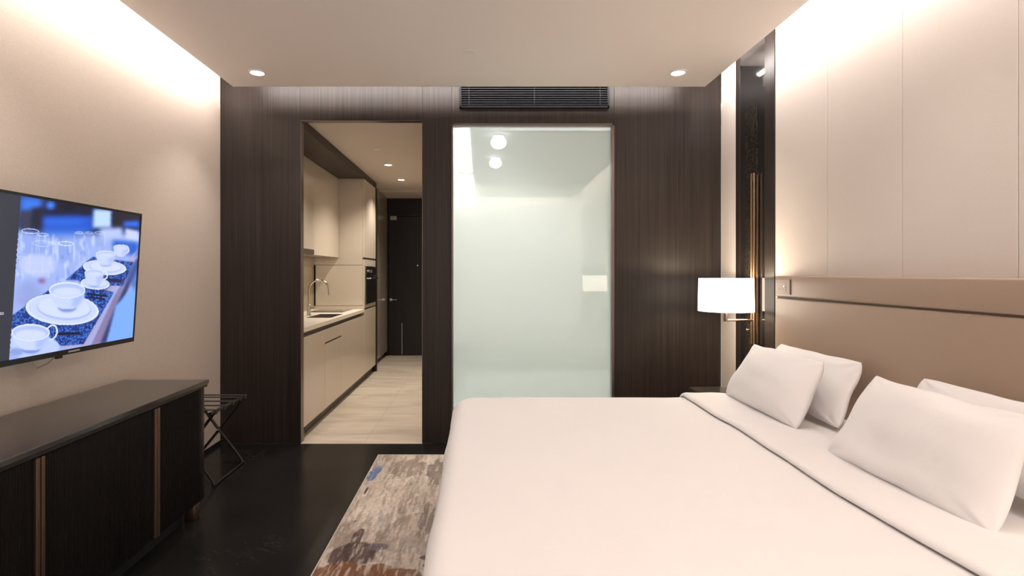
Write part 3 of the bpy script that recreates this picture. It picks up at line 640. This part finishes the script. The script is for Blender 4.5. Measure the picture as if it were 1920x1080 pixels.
# ---------------------------------------------------------------- bed
BY0, BY1 = 1.24, 3.25
t = thing('bed', 'wide bed with its head against the leather headboard', 'bed', (.9, (BY0+BY1)/2, 0))
b = MB(); b.box(-.10, 1.86, BY0+.04, BY1-.04, .07, .33, .015); b.build('bed_base', mk('base_cloth', (.16, .12, .10), .8), t, True)
b = MB(); b.box(-.08, 1.865, BY0+.06, BY1-.06, .33, .602, .06, 4); b.build('mattress', M['sheet'], t, True)
for (x, y) in ((.02, BY0+.14), (.02, BY1-.14), (1.76, BY0+.14), (1.76, BY1-.14)):
    b = MB(); b.cyl((x, y, .0150), (x, y, .07), .03); b.build('leg', M['black'], t, True)
TOP = .648
def cloth(name, sx0, sx1, sy0, sy1, inner, rr, hem_e, topf, n=(150, 170), mat=None, parent=None, amp=1.0, off=0, thick=.012, rc=.10):
    ix0, ix1, iy0, iy1 = inner; verts = []; nx, ny = n
    for j in range(ny+1):
        for i in range(nx+1):
            x = sx0+(sx1-sx0)*i/nx; y = sy0+(sy1-sy0)*j/ny
            # nearest point on the inner rounded rectangle
            qx = min(max(x, ix0+rc), 9); qy = min(max(y, iy0+rc), iy1-rc)
            dx, dy = x-qx, y-qy; L = math.hypot(dx, dy)
            if L <= rc: p = Vector((x, y, 0)); e = 0; nrm = Vector((0, 0, 0))
            else:
                nrm = Vector((dx/L, dy/L, 0)); e = L-rc; p = Vector((qx, qy, 0))+nrm*rc
            arc = rr*math.pi/2
            z = topf(x, y)
            if e > 0:
                if e < arc: p += nrm*(rr*math.sin(e/rr)); dz = rr*(1-math.cos(e/rr))
                else:
                    dn = e-arc; s_ = noise.noise(Vector((p.x*5+p.y*5, p.y*2.3, 1.7)))
                    p += nrm*(rr+dn*.13+dn*.10*s_*amp+.010*math.sin((p.y+p.x)*17+s_*5)*min(1, dn*4)*amp); dz = rr+dn*.97
                z -= dz
            z = max(z, .17+.02*noise.noise(Vector((x*3, y*3, 4))))
            w_ = noise.noise(Vector((x*2.1, y*2.4, .3)))*.011+noise.noise(Vector((x*5+y*2, y*4.3, 2.3)))*.004
            q = p+(nrm*w_ if e > rr else Vector((0, 0, w_*amp)))
            verts.append((q.x+nrm.x*off, q.y+nrm.y*off, z+q.z+off))
    me = bpy.data.meshes.new(name); root = parent
    base_ = Vector(parent.location) if parent else Vector(((ix0+1.3)/2, (iy0+iy1)/2, .17))
    me.from_pydata([tuple(Vector(v)-base_) for v in verts], [], [(j*(nx+1)+i, j*(nx+1)+i+1, (j+1)*(nx+1)+i+1, (j+1)*(nx+1)+i) for j in range(ny) for i in range(nx)])
    for f in me.polygons: f.use_smooth = True
    me.materials.append(mat or M['linen']); o = bpy.data.objects.new(name, me); COL.objects.link(o)
    if parent: o.parent = parent
    else: o.location = base_
    so = o.modifiers.new('s', 'SOLIDIFY'); so.thickness = thick; so.offset = -1
    return o
inner = (-.155+.075, 9, BY0+.05, BY1-.045)
def tdome(x, y): return TOP+.009*math.sin(min(1, max(0, (x+.1)/1.2))*math.pi)*math.sin(min(1, max(0, (y-BY0)/(BY1-BY0)))*math.pi)
duv = cloth('duvet', -.155-.42, 1.60, BY0-.40, BY1+.42, inner, .075, .4, tdome)
tag(duv, 'smooth white duvet spread over the bed', 'duvet')
def tfold(x, y):
    k = min(1, max(0, (x-1.222)/.03)); k = math.sqrt(max(0, 1-(1-k)**2))
    g = 0 if x < 1.40 else (x-1.40)*.05
    return tdome(x, y)+.003+.019*k+.004*noise.noise(Vector((y*4, x*8, 3)))*k-g
def xs_(y): return 1.222+.012*noise.noise(Vector((y*1.7, .5, 0)))
fold = cloth('folded_sheet', 1.222, 1.872, BY0-.38, BY1+.38, inner, .075, .4, tfold, (90, 190), M['linen'], duv, 1.0, .006, .006)
fold['label'] = 'turned-down top band of the duvet'
for v in fold.data.vertices:      # gently wavering front edge
    y = v.co.y; v.co.x += .010*math.sin(y*3.1)+.012*noise.noise(Vector((y*2.6, 0, 8)))
# pillows
def pillow(label, base, top, y0, y1, T, seed, skew=0.0, wv=.0):
    bx_, bz_ = base; tx_, tz_ = top
    cx, cz = (bx_+tx_)/2, (bz_+tz_)/2; vv = Vector((tx_-bx_, 0, tz_-bz_)); hh = vv.length; vv.normalize()
    uu = Vector((0, 1, 0)); ww = (-Vector((0, 1, 0)).cross(vv)).normalized()
    if ww.x > 0: ww = -ww
    cen = Vector((cx, (y0+y1)/2, cz)); wid = y1-y0
    bb = bmesh.new(); n, k = 56, 40; grids = []
    for side in (1, -1):
        g = []
        for j in range(k+1):
            row = []
            for i in range(n+1):
                u = -1+2*i/n; v = -1+2*j/k
                u = math.sin(u*math.pi/2)*.55+u*.45; v = math.sin(v*math.pi/2)*.55+v*.45
                f = max(0, (1-abs(u)**2.6))**.62*max(0, (1-abs(v)**2.4))**.6
                ex = 1-.035*(1-abs(v)**2)**1*(abs(u)**3); ey = 1-.06*(1-u*u)*(abs(v)**3); cr_ = 1-.045*(abs(u*v)**5); ex *= cr_; ey *= cr_
                ns = noise.noise(Vector((u*1.6+seed, v*1.6, side*.7)))
                rad = math.hypot(abs(u)-1, abs(v)-1)
                wr = math.sin((math.atan2(1-abs(v), 1-abs(u)))*9+seed)*.006*max(0, 1-rad*1.5)*min(1, rad*5)
                h = side*(T*f*(1+.18*ns)+(.0015 if 0 < i < n and 0 < j < k else 0))+wr*f**.3
                p = cen+uu*(u*ex*wid/2*(1-.055*v)+skew*v)+vv*(v*ey*hh/2+.012*noise.noise(Vector((u*2+seed, v*2, 9))))+ww*(h+.02*noise.noise(Vector((u*1.1, v*1.1, seed)))+wv*u*u*v)
                row.append(p)
            g.append(row)
        grids.append(g)
    V = {}
    for s_, g in enumerate(grids):
        for j in range(k+1):
            for i in range(n+1):
                if s_ == 1 and (i in (0, n) or j in (0, k)): V[s_, i, j] = V[0, i, j]
                else: V[s_, i, j] = bb.verts.new(g[j][i])
    for s_ in (0, 1):
        for j in range(k):
            for i in range(n): bb.faces.new((V[s_, i, j], V[s_, i+1, j], V[s_, i+1, j+1], V[s_, i, j+1]))
    bmesh.ops.recalc_face_normals(bb, faces=bb.faces[:])
    mb = MB(); mb._merge(bb); o = mb.build('pillow', M['linen'], None, True, False)
    tag(o, label, 'pillow', 'white pillows at the head of the bed'); return o
pillow('white pillow leaning at the back, on the far side of the bed nearest the lamp', (1.665, .675), (1.800, .985), 2.47, 3.22, .055, 2.2)
pillow('white pillow in front, on the far side of the bed nearest the lamp', (1.475, .662), (1.635, .985), 2.49, 3.20, .078, 5.1, .0)
pillow('white pillow leaning at the back, on the near side of the bed', (1.665, .70), (1.790, .985), 1.36, 2.18, .055, 8.4)
pillow('large white pillow in front, on the near side of the bed', (1.435, .652), (1.605, .990), 1.50, 2.19, .075, 11.3, .0)

# ---------------------------------------------------------------- headboard
t = thing('headboard', 'long taupe leather headboard fixed to the wall behind the pillows', 'headboard', (1.93, 2.0, 0))
HX = 1.885
b = MB(); b.box(HX, XR-.001, 1.085, 3.405, 1.252, 1.382, .010, 4); b.build('upper_cushion', M['leather'], t, True)
b = MB(); b.box(HX+.002, XR-.001, 1.085, 3.405, .08, 1.243, .010, 4); b.build('lower_cushion', M['leather'], t, True)
b = MB(); b.box(HX+.012, XR-.001, 1.095, 3.395, 1.243, 1.252); b.build('seam', M['leather_seam'], t)
b = MB(); b.box(HX-.002, HX+.004, 3.24, 3.385, 1.272, 1.358, .0015); pl = b.build('switch_plate', M['ivory'], t)
b = MB(); b.box(HX-.0035, HX-.002, 3.275, 3.372, 1.288, 1.342, .0008); b.build('switch_insert', mk('switch_inner', (.42, .33, .25), .3), pl)
b = MB(); b.cyl((HX-.003, 3.292, 1.318), (HX-.006, 3.292, 1.318), .007); b.build('button', M['steel'], pl, True)
for k in range(3):
    b = MB(); b.box(HX-.0045, HX-.0035, 3.305+.02*k, 3.318+.02*k, 1.295, 1.302); b.build('button', M['grey'], pl)
b = MB(); b.box(HX-.003, HX+.001, 3.228, 3.236, 1.268, 1.362, .001); b.build('plate_edge', M['leather_seam'], pl)

# ---------------------------------------------------------------- bedside lamp and nightstand
def shade(x, y, z0, z1, r, par):
    b = MB(); b.lathe([(r, 0), (r*.975, z1-z0), (r*.965, z1-z0), (r*.99, 0), (r, 0)], (x, y, z0), None, 48)
    return b.build('lamp_shade', M['shade'], par, True)
t = thing('bedside_lamp', 'lit wall lamp with a white drum shade on a tall brass rod', 'lamp', (1.955, 3.81, .89))
LX, LY = 1.755, 3.80
b = MB(); b.cyl((1.957, 3.80, .892), (1.957, 3.80, 2.114), .0085); b.cyl((1.957, 3.835, .892), (1.957, 3.835, 2.114), .0085); b.build('rod', M['brass'], t, True)
b = MB(); b.box(1.966, 1.976, 3.775, 3.86, .90, 2.10, .001); b.build('back_plate', M['bronze'], t)
b = MB(); b.tube([(1.950, 3.81, 1.064), (LX+.01, LY, 1.064), (LX, LY, 1.066), (LX, LY, 1.085), (LX, LY, 1.25)], .0075); b.build('arm', M['nickel'], t, True)
b = MB(); b.box(LX-.008, LX+.008, LY-.02, LY+.02, 1.055, 1.13, .002); b.build('arm_bracket', M['nickel'], t)
shade(LX, LY, 1.129, 1.362, .185, t)
b = MB(); b.lathe([(0, 0), (.02, .005), (.03, .04), (.02, .075), (.012, .09), (0, .09)], (LX, LY, 1.22)); b.build('bulb', mk('bulb', (1, 1, 1), .5, emit=WARM, es=6), t, True)
b = MB(); b.cyl((1.955, 3.87, .985), (1.935, 3.87, .985), .012); b.build('switch_knob', M['steel'], t, True)
point('bedside_bulb', (LX, LY, 1.335), 9, (1, .80, .56), .02)
point('bedside_bulb', (LX, LY, 1.17), 6, (1, .80, .56), .02)
t2 = copy_tree(t); t2.location = (1.955, .70, .89); t2['label'] = 'second lit wall lamp with a drum shade, seen only mirrored in the frosted glass'
t['group'] = t2['group'] = 'bedside wall lamps'
point('bedside_bulb', (LX, .69, 1.335), 9, (1, .80, .56), .02)
t = thing('nightstand', 'dark bedside table in the corner under the wall lamp', 'nightstand', (1.73, 3.55, 0))
b = MB(); b.box(1.49, 1.965, 3.415, 3.80, .565, .59, .003); b.build('top', M['marble'], t)
b = MB(); b.box(1.51, 1.965, 3.425, 3.79, .12, .565, .003); b.build('body', M['wood2'], t)
for z0 in (.13, .35):
    b = MB(); b.box(1.492, 1.509, 3.43, 3.785, z0, z0+.205, .002); dr = b.build('drawer', M['wood2'], t)
    b = MB(); b.cyl((1.49, 3.61, z0+.15), (1.475, 3.61, z0+.15), .011); b.build('knob', M['bronze'], dr, True)
for (x, y) in ((1.53, 3.445), (1.53, 3.77), (1.94, 3.445), (1.94, 3.77)):
    b = MB(); b.box(x-.012, x+.012, y-.012, y+.012, 0, .12, .002); b.build('leg', M['bronze'], t)
